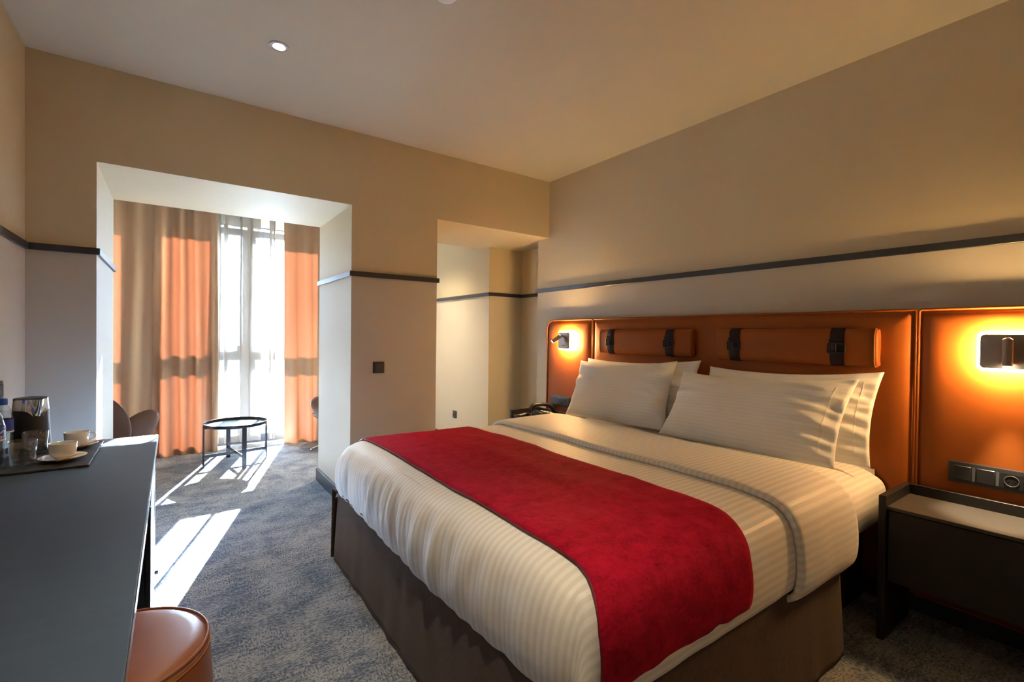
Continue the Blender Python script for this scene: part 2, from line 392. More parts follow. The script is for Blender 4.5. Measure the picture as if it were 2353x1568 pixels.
# window wall with two openings
W1 = (-1.16, -0.22); W2 = (-0.07, 1.60); WZ0, WZ1 = 0.12, 2.53
ww = boxes('wall_window', [(-1.6, W1[0], YW, YW2, 0, 2.75), (W1[1], W2[0], YW, YW2, 0, 2.75), (W2[1], 3.5, YW, YW2, 0, 2.75),
      (W1[0], W1[1], YW, YW2, 0, WZ0), (W1[0], W1[1], YW, YW2, WZ1, 2.75), (W2[0], W2[1], YW, YW2, 0, WZ0), (W2[0], W2[1], YW, YW2, WZ1, 2.75)], M.winwall)
struct(ww, 'outer wall behind the curtains', 'wall')
def window(idx, x0, x1, mull):
    w = empty('window_%d' % idx, ((x0+x1)/2, YW+.05, WZ0)); struct(w, 'grey framed window behind the %s' % ('sheer voile' if idx == 2 else 'left curtain'), 'window')
    ox, oy, oz = w.location
    def part(nm, b, m, bev=.004):
        return box(nm, (b[0]-ox, b[1]-ox, b[2]-oy, b[3]-oy, b[4]-oz, b[5]-oz), m, w, bev, 1)
    y0, y1 = YW+.02, YW+.10
    ft = .05
    part('frame_stile', (x0, x0+ft, y0, y1, WZ0, WZ1), M.winframe); part('frame_stile', (x1-ft, x1, y0, y1, WZ0, WZ1), M.winframe)
    part('frame_head', (x0+ft, x1-ft, y0, y1, 2.41, 2.485), M.winframe)
    part('frame_top', (x0+ft, x1-ft, y0, y1, 2.515, WZ1), M.winframe)
    part('frame_sill', (x0+ft, x1-ft, y0, y1, WZ0, WZ0+.06), M.winframe)
    part('transom', (x0+ft, x1-ft, y0, y1, 0.965, 1.14), M.winframe)
    cuts = [x0+ft]
    for m0, m1 in mull:
        part('mullion', (m0, m1, y0-.005, y1, WZ0+.06, .965), M.winframe); part('mullion', (m0, m1, y0-.005, y1, 1.14, 2.41), M.winframe)
        cuts += [m0, m1]
    cuts.append(x1-ft)
    for a, b in zip(cuts[0::2], cuts[1::2]):
        for z0, z1 in ((WZ0+.06, .965), (1.14, 2.41), (2.485, 2.515)):
            part('pane', (a, b, y0+.035, y0+.045, z0, z1), M.pane, 0)
    if idx == 2:
        h = part('handle', (.712, .742, y0-.05, y0-.005, 1.60, 1.74), M.gunmetal, .006)
window(1, W1[0], W1[1], [])
window(2, W2[0], W2[1], [(.66, .795)])
struct(box('ground_outside', (-25, 30, YW2, 60, -3.2, -3.0), M.ground), 'pale paving outside the window', 'ground')

# rails (trim) and baseboards
RT, RH, RD = 1.742, .036, .016
tn = [0]
def trim(b, label):
    tn[0] += 1
    o = box('trim_%d' % tn[0], b, M.rail, None, .0015, 1); struct(o, label, 'trim')
z0, z1 = RT-RH, RT
trim((XL, XL+RD, YN, YF, z0, z1), 'dark slate rail along the left wall above the desk')
trim((XL+RD, OL+RD, YF-RD, YF, z0, z1), 'dark slate rail on the short wall left of the wide opening')
trim((OL, OL+RD, YF, YT+RD, z0, z1), 'slate rail on the left reveal catching window light')
trim((OR_-RD, OR_, YF, YT+RD, z0, z1), 'slate rail on the right reveal of the wide opening')
trim((OR_-RD, PR+RD, YF-RD, YF, z0, z1), 'dark slate rail on the pier above the light switch')
trim((PR, PR+RD, YF, YT, z0, z1), 'dark slate rail around the back of the pier')
trim((XB-RD, XB, YB-RD, YW, z0, z1), 'slate rail on the cream wall beyond the narrow opening')
trim((XB, XR2-RD, YB-RD, YB, z0, z1), 'dark rail on the recess wall behind the bed wall')
trim((XR2-RD, XR2, YR, YB, z0, z1), 'dark rail on the shaded side of the recess')
trim((XR-RD, XR, YN, YR+RD, z0, z1), 'long dark slate rail above the headboard')
trim((XR, XR2-RD, YR, YR+RD, z0, z1), 'short rail end wrapping the corner of the bed wall')
BH, BD = .105, .016
bn = 0
for nm, b in (('left', (XL, XL+BD, YN, YF, 0, BH)), ('far_left', (XL+BD, OL+BD, YF-BD, YF, 0, BH)), ('reveal_left', (OL, OL+BD, YF, YT+BD, 0, BH)),
              ('reveal_right', (OR_-BD, OR_, YF, YT+BD, 0, BH)), ('pier', (OR_-BD, PR+BD, YF-BD, YF, 0, BH)), ('bay_right', (XB-BD, XB, YB-BD, YW, 0, BH)),
              ('recess', (XB, XR2, YB-BD, YB, 0, BH)), ('right', (XR-BD, XR, YN, YR+BD, 0, BH)), ('window', (-1.3, XB-BD, YW-BD, YW, 0, BH-.01))):
    struct(box('baseboard_'+nm, b, M.base, None, .002, 1), 'dark slate baseboard, %s' % nm.replace('_', ' '), 'baseboard')

# ------------------------------------------------------------------ curtains
def curtain(name, x0, x1, yc, nf, amp, z0, z1, mat, seed, label, cat, flare=0., lean=0., hemcol=None, solid=0.):
    rnd = random.Random(seed)
    nx = int((x1-x0)*170)+20; nzv = 46
    ph = rnd.random()*6; freqs = [(nf*(.8+.4*rnd.random()), rnd.random()*6, .45+.55*rnd.random()) for _ in range(3)]
    P = []
    for j in range(nzv):
        w = j/(nzv-1); z = z0 + (z1-z0)*w
        row = []
        for i in range(nx):
            s = i/(nx-1)
            d = 0.
            for k, (fr, p, a) in enumerate(freqs):
                d += a*math.sin(2*PI*fr*s + p + .5*math.sin(2.2*w+seed+k) + .35*nz3(s*3, w*1.2, seed+k))
            d = d/2.0
            d = math.copysign(abs(d)**.8, d)
            am = amp*(.75 + .35*(1-w)) * (1 + .3*nz3(s*4, w*2, seed*3.1))
            x = x0+(x1-x0)*s + .02*nz3(s*5, w*1.5, seed+7.) + lean*(1-w)**2*(s-.5)
            y = yc + am*d - flare*(1-w)**3*(.6+.6*nz3(s*3, 0, seed+2))
            if cat == 'curtain' and amp < .03:
                x += (.045 if x1-x0 > .2 else .012)*math.sin(2*PI*nf*s*1.0 + 1.3*math.sin(7*s+seed) + .4*w)
            zz = z
            if j == 0 and amp < .03: zz += .008*nz3(s*9, 0, seed)
            row.append((x, y, zz))
        P.append(row)
    o = grid_mesh(name, P, mat, None, None, True, solid)
    tag(o, label, cat)
    return o
curtain('curtain', -1.15, -.16, 5.99, 6, .045, -.003, 2.69, M.curtain, 3, 'tan curtain at the far left behind the dark lounge chair', 'curtain', .03)
curtain('curtain', -.20, .40, 6.07, 4.2, .042, -.003, 2.69, M.curtain, 11, 'sunlit orange tan curtain left of the sheer voile', 'curtain', .10)
curtain('curtain', 1.055, 1.80, 6.02, 4.5, .042, -.003, 2.69, M.curtain, 23, 'sunlit orange tan curtain right of the sheer voile', 'curtain', .09)
curtain('sheer_curtain', .36, .79, 6.165, 4.2, .022, .045, 2.69, M.sheer, 31, 'wider white sheer voile across the left window sash', 'curtain')
curtain('sheer_curtain', .924, .975, 6.165, 3.0, .018, .045, 2.69, M.sheer, 37, 'narrow white sheer voile beside the right orange curtain', 'curtain')

# ------------------------------------------------------------------ bed
BX0, BX1, BY0, BY1 = .765, 2.80, .785, 2.765
bed = empty('bed', ((BX0+BX1)/2, (BY0+BY1)/2, 0)); tag(bed, 'double bed with brown fabric skirt and white mattress against the leather headboard', 'bed')
bo = bed.location
def shift(P): return [[(x-bo.x, y-bo.y, z) for (x, y, z) in row] for row in P]
box('bed_base', (BX0+.10-bo.x, BX1-bo.x, BY0+.10-bo.y, BY1-.1-bo.y, 0.02, .38), M.dark, bed)
def skirt_panel(a, b, out, zt, seed, flare=.02):
    a = Vector((*a, 0)); b = Vector((*b, 0)); out = Vector((*out, 0)); L = (b-a).length; nx = int(L*60)+8; P = []
    for j in range(15):
        w = j/14; z = .004 + (zt-.004)*w; row = []
        for i in range(nx):
            s = i/(nx-1); p = a.lerp(b, s)
            d = flare*(1-w)**1.3*(1 + .5*nz3(s*L*5, 0, seed)) +   .006*(1-w*.7)*nz3(s*L*5, w*.8, seed+4) + .0015*(1-w)*math.sin(s*L*38+2*nz3(s*4, 0, seed))
            p = p + out*d; row.append((p.x, p.y, z))
        P.append(row)
    top = [(x-out.x*.10, y-out.y*.10, zt+.012) for (x, y, z) in P[-1]]
    mid = [(x-out.x*.012, y-out.y*.012, zt+.010) for (x, y, z) in P[-1]]
    P += [mid, top]
    return grid_mesh('skirt_panel', shift(P), M.skirt, bed, None, True, .004)
skirt_panel((BX0+.005, BY1), (BX0-.01, BY0), (-1, 0), .40, 1.)
skirt_panel((BX0, BY0), (2.235, BY0), (0, -1), .395, 2., .03)
skirt_panel((2.76, BY1+.01), (BX0-.022, BY1+.02), (0, 1), .395, 3., .015)
# piping along the foot top
tube('skirt_piping', [(BX0-.006-bo.x, BY1-.01-(BY1-BY0-.02)*k/20-bo.y, .402) for k in range(21)], .0035, M.skirt, bed, 6)

ZT, ZBT = .700, .37
def resample(poly, step):
    out = [(*poly[0], 0.)]; acc = 0.
    for (a, b) in zip(poly[:-1], poly[1:]):
        L = math.hypot(b[0]-a[0], b[1]-a[1]); n = max(1, int(L/step+.5))
        for k in range(1, n+1):
            t = k/n; out.append((a[0]+(b[0]-a[0])*t, a[1]+(b[1]-a[1])*t, acc+L*t))
        acc += L
    return out
def smoothpoly(pts, it=3):
    for _ in range(it):
        q = [pts[0]]
        for a, b in zip(pts[:-1], pts[1:]):
            q.append((.75*a[0]+.25*b[0], .75*a[1]+.25*b[1])); q.append((.25*a[0]+.75*b[0], .25*a[1]+.75*b[1]))
        q.append(pts[-1]); pts = q
    return pts
def cross_section(yn, yf, zb, top, bulge=.0):
    return smoothpoly([(yn+.035, zb), (yn-.012-bulge, zb+.03), (yn-.012-bulge, zb+.16), (yn+.02, top-.045), (yn+.14, top-.005), (yn+.5, top+.004), ((yn+yf)/2, top+.006), (yf-.5, top+.004), (yf-.14, top-.005), (yf-.02, top-.045), (yf+.012+bulge, zb+.16), (yf+.012+bulge, zb+.03), (yf-.035, zb)])
FOOT = smoothpoly([(.795, ZBT), (.742, ZBT+.035), (.735, ZBT+.17), (.765, ZT-.05), (.86, ZT-.003), (1.0, ZT)])
def foot_z(x):
    if x >= 1.0: return ZT
    for a, b in zip(FOOT[len(FOOT)//3:-1], FOOT[len(FOOT)//3+1:]):
        if a[0] <= x <= b[0] and b[0] > a[0]: return a[1]+(b[1]-a[1])*(x-a[0])/(b[0]-a[0])
    return ZT
def bed_wrinkle(x, y, z):
    w = .010*nz3(x*1.6, y*1.6, z*2) + .004*nz3(x*5, y*5, z*4)
    return w
def round_corner(x, y, xc, yn, yf, R):
    xc = xc-.17+R
    for yc, sg in ((yn+R, -1), (yf-R, 1)):
        if x < xc and (y-yc)*sg > 0:
            dx, dy = x-xc, y-yc; m = max(abs(dx), abs(dy)); h = math.hypot(dx, dy)
            if h > 1e-6: k = (m/h)*.75+.25*1; x, y = xc+dx*k, yc+dy*k
    return x, y
def duvet_surface(xs_foot, x1, yn, yf, zb, top, foot=True, off=0., step=.022):
    cs = resample(cross_section(yn, yf, zb, top), step)
    if foot: prof = resample(FOOT + [(x1, ZT)], step)
    else: prof = [(xs_foot + (x1-xs_foot)*k/max(1, int((x1-xs_foot)/step)), ZT, k*step) for k in range(int((x1-xs_foot)/step)+1)]
    tot = cs[-1][2]; P = []; A = []
    for (x, zf, s) in prof:
        row = []; ar = []
        zfr = (zf-ZBT)/(ZT-ZBT) if foot else ((foot_z(x)-ZBT)/(ZT-ZBT))
        for (y, zc, t) in cs:
            z = zb + (zc-zb)*max(0., min(1., zfr)) if zc > zb else zc
            xx, yy = round_corner(x, y, .735+.17, yn-.012, yf+.012, .11)
            wr = bed_wrinkle(xx, yy, z)
            face = max(0, min(1, (.80-x)/.05))        # on the foot face
            if face > 0:
                tw = max(0, min(1, (y-1.0)/.8))
                vert = (.009*math.sin(yy*58+6*nz3(yy*3, z*1.5, 2.)+z*5) + .020*nz3(yy*11+z*2., z*1.6, 5.) + .010*nz3(yy*24+z*5., z*2., 8.))*math.sin(PI*max(0, min(1, (z-ZBT+.02)/(ZT-ZBT))))
                xx += vert*(.35+.65*tw)*face + wr*face
                z -= .03*face*max(0, 1-(z-ZBT)/.1)*(math.sin(PI*(yy-.8)/2.)*1.2)
            side = max(0., min(1., (yn+.03-yy)/.03))
            if side > 0: yy -= side*(.6*wr + .006*nz3(xx*9, z*1.5, 9.))
            z += wr*(1-face)*(1-side)
            row.append(Vector((xx, yy, z))); ar.append(t)
        P.append(row); A.append(ar)
    return P, A
def offset_grid(P, d):
    nj, ni = len(P), len(P[0]); Q = []
    for j in range(nj):
        row = []
        for i in range(ni):
            a = P[j][min(i+1, ni-1)]-P[j][max(i-1, 0)]; b = P[min(j+1, nj-1)][i]-P[max(j-1, 0)][i]
            n = b.cross(a)
            n = n.normalized() if n.length > 1e-9 else Vector((0, 0, 1))
            row.append(P[j][i]+n*(d(j, i) if callable(d) else d))
        Q.append(row)
    return Q
# mattress under the bedding
def mattress():
    cs = resample(cross_section(.80, 2.75, .40, .672), .03); P = []; A = []
    n = 60
    for j in range(n+1):
        x = .82 + (2.80-.82)*j/n; row = []; ar = []
        for (y, z, t) in cs:
            w = .006*nz3(x*3, y*3, z*3) + (.012*nz3(x*6, y*3, z*9) if (y < .84 and x > 2.2) else 0)
            row.append((x, y-w*.7 if y < .84 else y, z+w)); ar.append(t)
        P.append(row); A.append(ar)
    return grid_mesh('mattress', shift(P), M.linen, bed, A)
mattress()
box('mattress_head_end', (2.795-bo.x, 2.80-bo.x, .84-bo.y, 2.71-bo.y, .42, .655), M.linen, bed)

# duvet: one thing with the turned-down band as a part
DZ = (.70-.0)
duvet = empty('duvet', (1.3, 1.775, .70)); tag(duvet, 'white striped duvet tucked over the foot of the bed', 'duvet')
def rel(P, o): return [[(p[0]-o[0], p[1]-o[1], p[2]-o[2]) for p in row] for row in P]
DP, DA = duvet_surface(None, 2.20, .775, 2.775, ZBT, ZT)
grid_mesh('cover', rel(DP, duvet.location), M.linen, duvet, DA)
# corner tuck fold
FP, FA = duvet_surface(1.80, 2.27, .770, 2.780, ZBT-.01, ZT+.004, foot=False)
ni = len(FP[0])
for j, row in enumerate(FP):
    for i, p in enumerate(row):
        tt = i/(ni-1)
        p.x += .03*(nz3(tt*3, 1.)) + (.035*tt if True else 0) - .02
FQ = offset_grid(FP, lambda j, i: .014 + .006*math.sin(PI*min(1, j/4.)/2))
# folded edge lip
lip = [Vector((p.x-.004, p.y, p.z)) for p in FP[0]]
lip = [p + (q-p0)*.35 for p, q, p0 in zip(lip, FQ[0], FP[0])]
FQ = [[p.copy() for p in FP[0]], lip] + FQ
AA = [FA[0], FA[0]] + FA
# stripes on the turned band run across
grid_mesh('turned_band', rel(FQ, duvet.location), M.linen, duvet, AA, True, .006)

# runner
RP, RA = duvet_surface(.875, 1.545, .775, 2.775, .42, ZT, foot=False, step=.02)
nj, ni = len(RP), len(RP[0])
for j in range(nj):
    for i in range(ni):
        p = RP[j][i]; tt = i/(ni-1)
        nearness = max(0., min(1., (.90-p.y)/.13))
        sk = .03*(tt-.5) - .06*nearness**1.5
        p.x += sk + .006*nz3(p.y*4, j*.3, 3.)
        z0f = foot_z(p.x)
        edge = min(j, nj-1-j)*.02
def runner_off(j, i):
    p = RP[j][i]
    return .008 + .004*nz3(p.x*14, p.y*3.2, 6.) + .004*abs(nz3(p.x*5, p.y*9, 16.))
RQ = offset_grid(RP, runner_off)
# ridge crease along the runner
for j in range(nj):
    for i in range(ni):
        p = RQ[j][i]
        d = (p.x-(1.34-.10*(p.y-1.2)))/.05
        if .9 < p.y < 2.4: p.z += .007*math.exp(-d*d)*math.sin(PI*(p.y-.9)/1.5)
runner = empty('bed_runner', (1.21, 1.775, .71)); tag(runner, 'crimson velvet runner laid across the white duvet', 'bed runner')
grid_mesh('velvet_cloth', rel(RQ, runner.location), M.velvet, runner, None, True, .004)
for row in (RQ[0], RQ[-1]):
    tube('piping', [(p.x-runner.location.x, p.y-runner.location.y, p.z-runner.location.z) for p in row[::2]], .0032, M.redpipe, runner, 6)

# ------------------------------------------------------------------ pillows
def pillow(bl, br, tr, tl, tf, tb, seed, label, hem_right=True, sag=.03, pinch=.025):
    bl, br, tr, tl = map(Vector, (bl, br, tr, tl)); c = (bl+br+tr+tl)/4
    wdir = ((br-bl)+(tr-tl)).normalized(); hdir = ((tl-bl)+(tr-br)).normalized()
    nrm = hdir.cross(wdir).normalized()          # toward the room
    if nrm.x > 0: nrm = -nrm
    nu, nv = 54, 34
    W = ((br-bl).length+(tr-tl).length)/2; Hh = ((tl-bl).length+(tr-br).length)/2
    def pt(a, b, front):
        # inner body and flange
        ea = min(1., max(-1., a)); eb = b
        p = (bl*(1-a)*(1-b)+br*a*(1-b)+tr*a*b+tl*(1-a)*b)
        A = 2*a-1; B = 2*b-1
        p -= wdir*(pinch*A*(1-B*B)**1.0) if abs(A) > 0 else 0*wdir
        p -= hdir*(sag*max(0, B)**2*(1-A*A)) 
        fl = .05 if hem_right else .0
        Ae = (2*min(1, a/(1-fl))-1) if hem_right else A
        body = max(0, 1-abs(Ae)**2.6)**.62*max(0, 1-abs(B)**2.4)**.62
        gath = nz3(b*7+seed, a*1.4, seed)*(1-abs(B)**4)*min(1., (abs(A)**4)*1.6) + .6*nz3(b*13+seed, a*2.3, seed+1)*(abs(A)**3)*(1-abs(B)**6)
        soft = nz3(a*2.4, b*2.0, seed+9)*.25 + .10*nz3(a*6, b*5, seed+12)
        topg = nz3(a*14, b*3, seed+3)*max(0, B)**6*(1-A**6)
        rid = 1-2*abs(nz3(b*5.5+.8*A+seed*2, a*1.1, seed+20))
        rid2 = 1-2*abs(nz3(b*11+1.5*A+seed*3, a*2.0, seed+30))
        edge_w = min(1., max(0., (abs(A)-.35)/.45))*(1-abs(B)**5)*(1-max(0, abs(A)-.93)/.07)
        soft += 0.
        th = (tf if front else tb)*body*(1+soft)
        if front: th += (.016*max(0, rid)**2 + .008*max(0, rid2)**2)*edge_w*(1.2 if A > 0 else .6)
        th += .014*gath*(1 if front else .5)*(1-.0*abs(B)) + .010*topg
        if front: return p + nrm*(max(th, 0)+.003)
        return p - nrm*max((tb*body*(1+.3*soft)), 0) - nrm*.003
    verts = []; attr = []; faces = []
    for front in (True, False):
        base = len(verts)
        for j in range(nv+1):
            for i in range(nu+1):
                a = i/nu; b = j/nv
                # denser at borders
                a = .5-.5*math.cos(PI*a)*.75 - .125*(1-2*a) if False else a
                verts.append(pt(a, b, front)); attr.append(b*Hh)
        for j in range(nv):
            for i in range(nu):
                q = [base+j*(nu+1)+i, base+j*(nu+1)+i+1, base+(j+1)*(nu+1)+i+1, base+(j+1)*(nu+1)+i]
                faces.append(q if not front else q[::-1])
    n1 = (nu+1)*(nv+1)
    per = [i for i in range(nu+1)] + [(nu+1)*j+nu for j in range(1, nv+1)] + [(nu+1)*nv+i for i in range(nu-1, -1, -1)] + [(nu+1)*j for j in range(nv-1, 0, -1)]
    for k in range(len(per)):
        a, b = per[k], per[(k+1) % len(per)]; faces.append((a, b, b+n1, a+n1))
    me = bpy.data.meshes.new('pillow'); root = empty('pillow', c); tag(root, label, 'pillow')
    me.from_pydata([tuple(v-c) for v in verts], [], faces)
    at = me.attributes.new('stripe', 'FLOAT', 'POINT'); at.data.foreach_set('value', attr); me.update()
    bm = bmesh.new(); bm.from_mesh(me); bmesh.ops.recalc_face_normals(bm, faces=bm.faces[:]); bm.to_mesh(me); bm.free()
    o = link('pillowcase', me, M.pillow, root, True)
    if hem_right:
        line = []
        for j in range(1, nv):
            line.append(pt(.935, j/nv, True)-c+nrm*.001)
        tube('hem_seam', line[3:-3], .0012, M.pillow, root, 5)
    return root
pillow((2.395, 2.64, .705), (2.50, 1.835, .705), (2.665, 1.87, 1.135), (2.605, 2.70, 1.10), .075, .06, 1.3, 'front white pillow near the telephone nightstand', False)
pillow((2.61, 2.72, .70), (2.62, 1.76, .70), (2.735, 1.745, 1.145), (2.725, 2.74, 1.115), .05, .05, 4.7, 'rear white pillow leaning behind the one near the telephone', False)
pillow((2.43, 1.83, .70), (2.44, .885, .70), (2.655, .865, 1.10), (2.645, 1.81, 1.072), .08, .06, 8.1, 'front white pillow nearest the stone topped nightstand')
pillow((2.62, 1.70, .70), (2.625, .805, .695), (2.765, .80, 1.135), (2.74, 1.685, 1.112), .045, .045, 12.4, 'rear white pillow with its hem showing beside the stone topped nightstand')

# ------------------------------------------------------------------ headboard
HX = 2.825; HZ1 = 1.433
HBY = [(-.02, .690), (.700, 2.795), (2.805, 3.385)]
hb = empty('headboard', (HX, 1.75, .1)); tag(hb, 'cognac leather headboard in three padded panels with strapped cushions', 'headboard')
ho = hb.location
def panel(y0, y1, rads, seed):
    z0, z1 = .10, HZ1
    out = rrect(y0, y1, z0, z1, rads, 8)
    # padded front: inset rings
    bm = bmesh.new(); n = len(out); cy_, cz_ = (y0+y1)/2, (z0+z1)/2
    def ring(ins, x):
        sx = 1-2*ins/(y1-y0); sz = 1-2*ins/(z1-z0)
        return [bm.verts.new((x-ho.x, cy_+(a-cy_)*sx-ho.y, cz_+(b-cz_)*sz-ho.z)) for a, b in out]
    rings = [ring(0, XR-.002), ring(0, HX+.022), ring(.004, HX+.012), ring(.012, HX+.014), ring(.022, HX+.004), ring(.045, HX-.004), ring(.09, HX-.008)]
    for a, b in zip(rings[:-1], rings[1:]):
        for i in range(n): bm.faces.new((a[i], a[(i+1) % n], b[(i+1) % n], b[i]))
    bm.faces.new(rings[-1]); bm.faces.new(rings[0][::-1])
    bmesh.ops.recalc_face_normals(bm, faces=bm.faces[:])
    p = from_bm('leather_panel', bm, M.cognac, hb, angle=60)
    pip = [(HX+.008-ho.x, a-ho.y, b-ho.z) for a, b in out]
    # insert points along straight runs
    dense = []
    for a, b in zip(pip, pip[1:]+pip[:1]):
        L = (Vector(b)-Vector(a)).length; k = max(1, int(L/.08))
        for t in range(k): dense.append(tuple(Vector(a).lerp(Vector(b), t/k)))
    o = tube('piping', dense, .006, M.cognac, p, 8, True)
panel(*HBY[0], [.012, .012, .012, .08], 1)
panel(*HBY[1], [.012, .012, .012, .012], 2)
panel(*HBY[2], [.012, .012, .08, .012], 3)
# strapped bolster cushions
def bolster(y0, y1, z0, z1):
    x0 = HX-.068
    ol = [(HX-.006, z0+.006), (HX-.045, z0), (x0+.012, z0+.010), (x0, z0+.035), (x0, z1-.035), (x0+.012, z1-.010), (HX-.045, z1), (HX-.006, z1-.006)]
    ol = smoothpoly(ol+[ol[0]], 2)[:-1]
    b = prism('bolster', [(a-ho.x, c-ho.z) for a, c in ol], 'y', y0-ho.y, y1-ho.y, M.cognac, hb, .012, 3, 40)
    zc = (z0+z1)/2
    for ye in (y0+.012, y1-.012):
        bm = bmesh.new()
        tube_bm(bm, [(a-ho.x, ye-ho.y, c-ho.z) for a, c in ol], .0022, 5, True)
        from_bm('stitched_edge', bm, M.thread, b, True)
    for ys in (y0+.17, y1-.13):
        sw = .032
        g = .003
        so = [(HX-.004, z0-.004+.004), (HX-.045, z0-g), (x0+.010, z0+.008), (x0-g, z0+.034), (x0-g, z1-.034), (x0+.010, z1-.008), (HX-.045, z1+g), (HX-.004, z1)]
        so = smoothpoly(so, 2); inn = [(a+.0035*(1 if a < HX-.05 else 0), c) for a, c in so]
        bm = bmesh.new(); rows = []
        for (a, c) in so: rows.append([bm.verts.new((a-ho.x, ys-sw-ho.y, c-ho.z)), bm.verts.new((a-.0025-ho.x, ys-sw+.004-ho.y, c-ho.z)), bm.verts.new((a-.0025-ho.x, ys+sw-.004-ho.y, c-ho.z)), bm.verts.new((a-ho.x, ys+sw-ho.y, c-ho.z))])
        for p, q in zip(rows[:-1], rows[1:]):
            for k in range(3): bm.faces.new((p[k], p[k+1], q[k+1], q[k]))
        bmesh.ops.recalc_face_normals(bm, faces=bm.faces[:])
        from_bm('strap', bm, M.strap, b, angle=40)
        xb = x0-.010
        bk = rrect(ys-sw-.006, ys+sw+.006, zc-.030, zc+.018, .006, 3)
        tube('buckle', [(xb-ho.x, a-ho.y, c-ho.z) for a, c in bk], .0042, M.gunmetal, b, 8, True)
        tube('buckle_prong', [(xb-.004-ho.x, ys-ho.y, zc+.018-ho.z), (xb-.006-ho.x, ys-ho.y, zc-.005-ho.z), (xb-.003-ho.x, ys-ho.y, zc-.03-ho.z)], .0025, M.gunmetal, b, 6)
        box('strap_keeper', (x0-.009-ho.x, x0-.002-ho.x, ys-sw-.003-ho.y, ys+sw+.003-ho.y, zc+.028-ho.z, zc+.040-ho.z), M.strap, b, .002, 1)
bolster(.828, 1.672, 1.155, 1.348)
bolster(1.835, 2.665, 1.160, 1.348)

# ------------------------------------------------------------------ wall sconces on the headboard
def sconce(yc, zc, arm_pts, label):
    s = empty('reading_sconce', (HX-.010, yc, zc)); tag(s, label, 'wall lamp', 'backlit reading lamps on the headboard')
    hw = .082
    prism('backplate', rrect(-hw+.02, hw-.02, -hw+.02, hw-.02, .012), 'x', -.020, .004, M.whiteplastic, s)
    prism('light_ring', rrect(-hw, hw, -hw, hw, .02), 'x', -.048, -.016, M.halo, s, .003, 2)
    prism('face_plate', rrect(-hw+.011, hw-.011, -hw+.011, hw-.011, .016), 'x', -.060, -.0482, M.brushed, s, .0025, 2)
    a, b = Vector(arm_pts[0]), Vector(arm_pts[1]); d = (b-a).normalized()
    bm = bmesh.new(); tube_bm(bm, [a-d*.004, a, a+d*.003, b-d*.002, b], [.008, .0135, .0165, .0165, .016], 20)
    arm = from_bm('reading_spot', bm, M.brushed, s, angle=40)
    tube('joint', [(-.060, a.y*.9, a.z), (a.x, a.y, a.z)], .007, M.brushed, s, 12)
    bm = bmesh.new(); tube_bm(bm, [b, b+d*.002], .0125, 16); from_bm('led', bm, M.spotled, arm)
    for k in (-1, 1): 
        tube('rocker_switch', [(-.0605, .012*k, -.042), (-.067, .012*k, -.042)], .005, M.brushed, s, 10)
    l = bpy.data.lights.new('reading_light', 'SPOT'); l.energy = 16.0; l.color = (1, .8, .5); l.spot_size = math.radians(44); l.spot_blend = .7; l.shadow_soft_size = .012
    lo = bpy.data.objects.new('reading_light', l); COL.objects.link(lo); lo.parent = s; lo.location = b+d*.006
    lo.rotation_euler = d.to_track_quat('-Z', 'Y').to_euler()
    return s
sconce(.400, 1.248, [(-.092, -.015, .052), (-.094, -.015, -.058)], 'square backlit lamp glowing above the stone topped nightstand')
sconce(3.075, 1.252, [(-.086, .012, .040), (-.138, .058, -.012)], 'small square backlit lamp glowing above the telephone')

# ------------------------------------------------------------------ socket strips in the headboard
def socket_strip(y0, y1, z0, z1, mods, label):
    s = empty('socket_strip', (HX-.008, (y0+y1)/2, (z0+z1)/2)); tag(s, label, 'socket')
    w, h = (y1-y0)/2, (z1-z0)/2
    prism('frame', rrect(-w, w, -h, h, .006, 3), 'x', -.013, .004, M.blackplastic, s, .005, 2)
    n = len(mods); mw = 2*(w-.014)/n
    for k, m in enumerate(mods):
        c = (w-.014) - mw*(k+.5)
        if m == 'rocker':
            prism('rocker', rrect(c-mw/2+.012, c+mw/2-.004, -h+.016, h-.016, .002, 2), 'x', -.0185, -.0125, M.blackplastic, s, .002, 1)
            box('divider', (-.0140, -.0125, c-mw/2, c-mw/2+.010, -h+.016, h-.016), M.greyplastic, s)
        elif m == 'socket':
            prism('module', rrect(c-mw/2+.004, c+mw/2-.004, -h+.016, h-.016, .002, 2), 'x', -.0150, -.0125, M.blackplastic, s)
            bm = bmesh.new(); tube_bm(bm, [(-.0148, c, 0), (-.0156, c, 0)], .021, 28); hole = from_bm('socket_well', bm, M.slot, s)
            bm = bmesh.new(); tube_bm(bm, [(-.0165+.0225*math.cos(0)*0, c+.0215*math.cos(2*PI*i/28), .0215*math.sin(2*PI*i/28)) for i in range(28)], .0016, 6, True); from_bm('socket_rim', bm, M.greyplastic, s, True)
            for dz in (-.0095, .0095):
                bm = bmesh.new(); tube_bm(bm, [(-.0150, c+dz, 0), (-.0165, c+dz, 0)], .0025, 10); from_bm('contact', bm, M.chrome, hole)
        else:
            prism('module', rrect(c-mw/2+.004, c+mw/2-.004, -h+.016, h-.016, .002, 2), 'x', -.0150, -.0125, M.blackplastic, s)
            box('port', (-.0160, -.0148, c-.008, c+.008, -.018, .006), M.slot, s)
            box('status_light', (-.0158, -.0148, c-.002, c+.002, .014, .018), M.greyplastic, s)
socket_strip(.325, .572, .668, .760, ['rocker', 'rocker', 'socket'], 'black switch and socket strip above the stone topped nightstand')
socket_strip(3.045, 3.295, .665, .757, ['port', 'socket', 'socket'], 'black socket strip with data port behind the telephone')

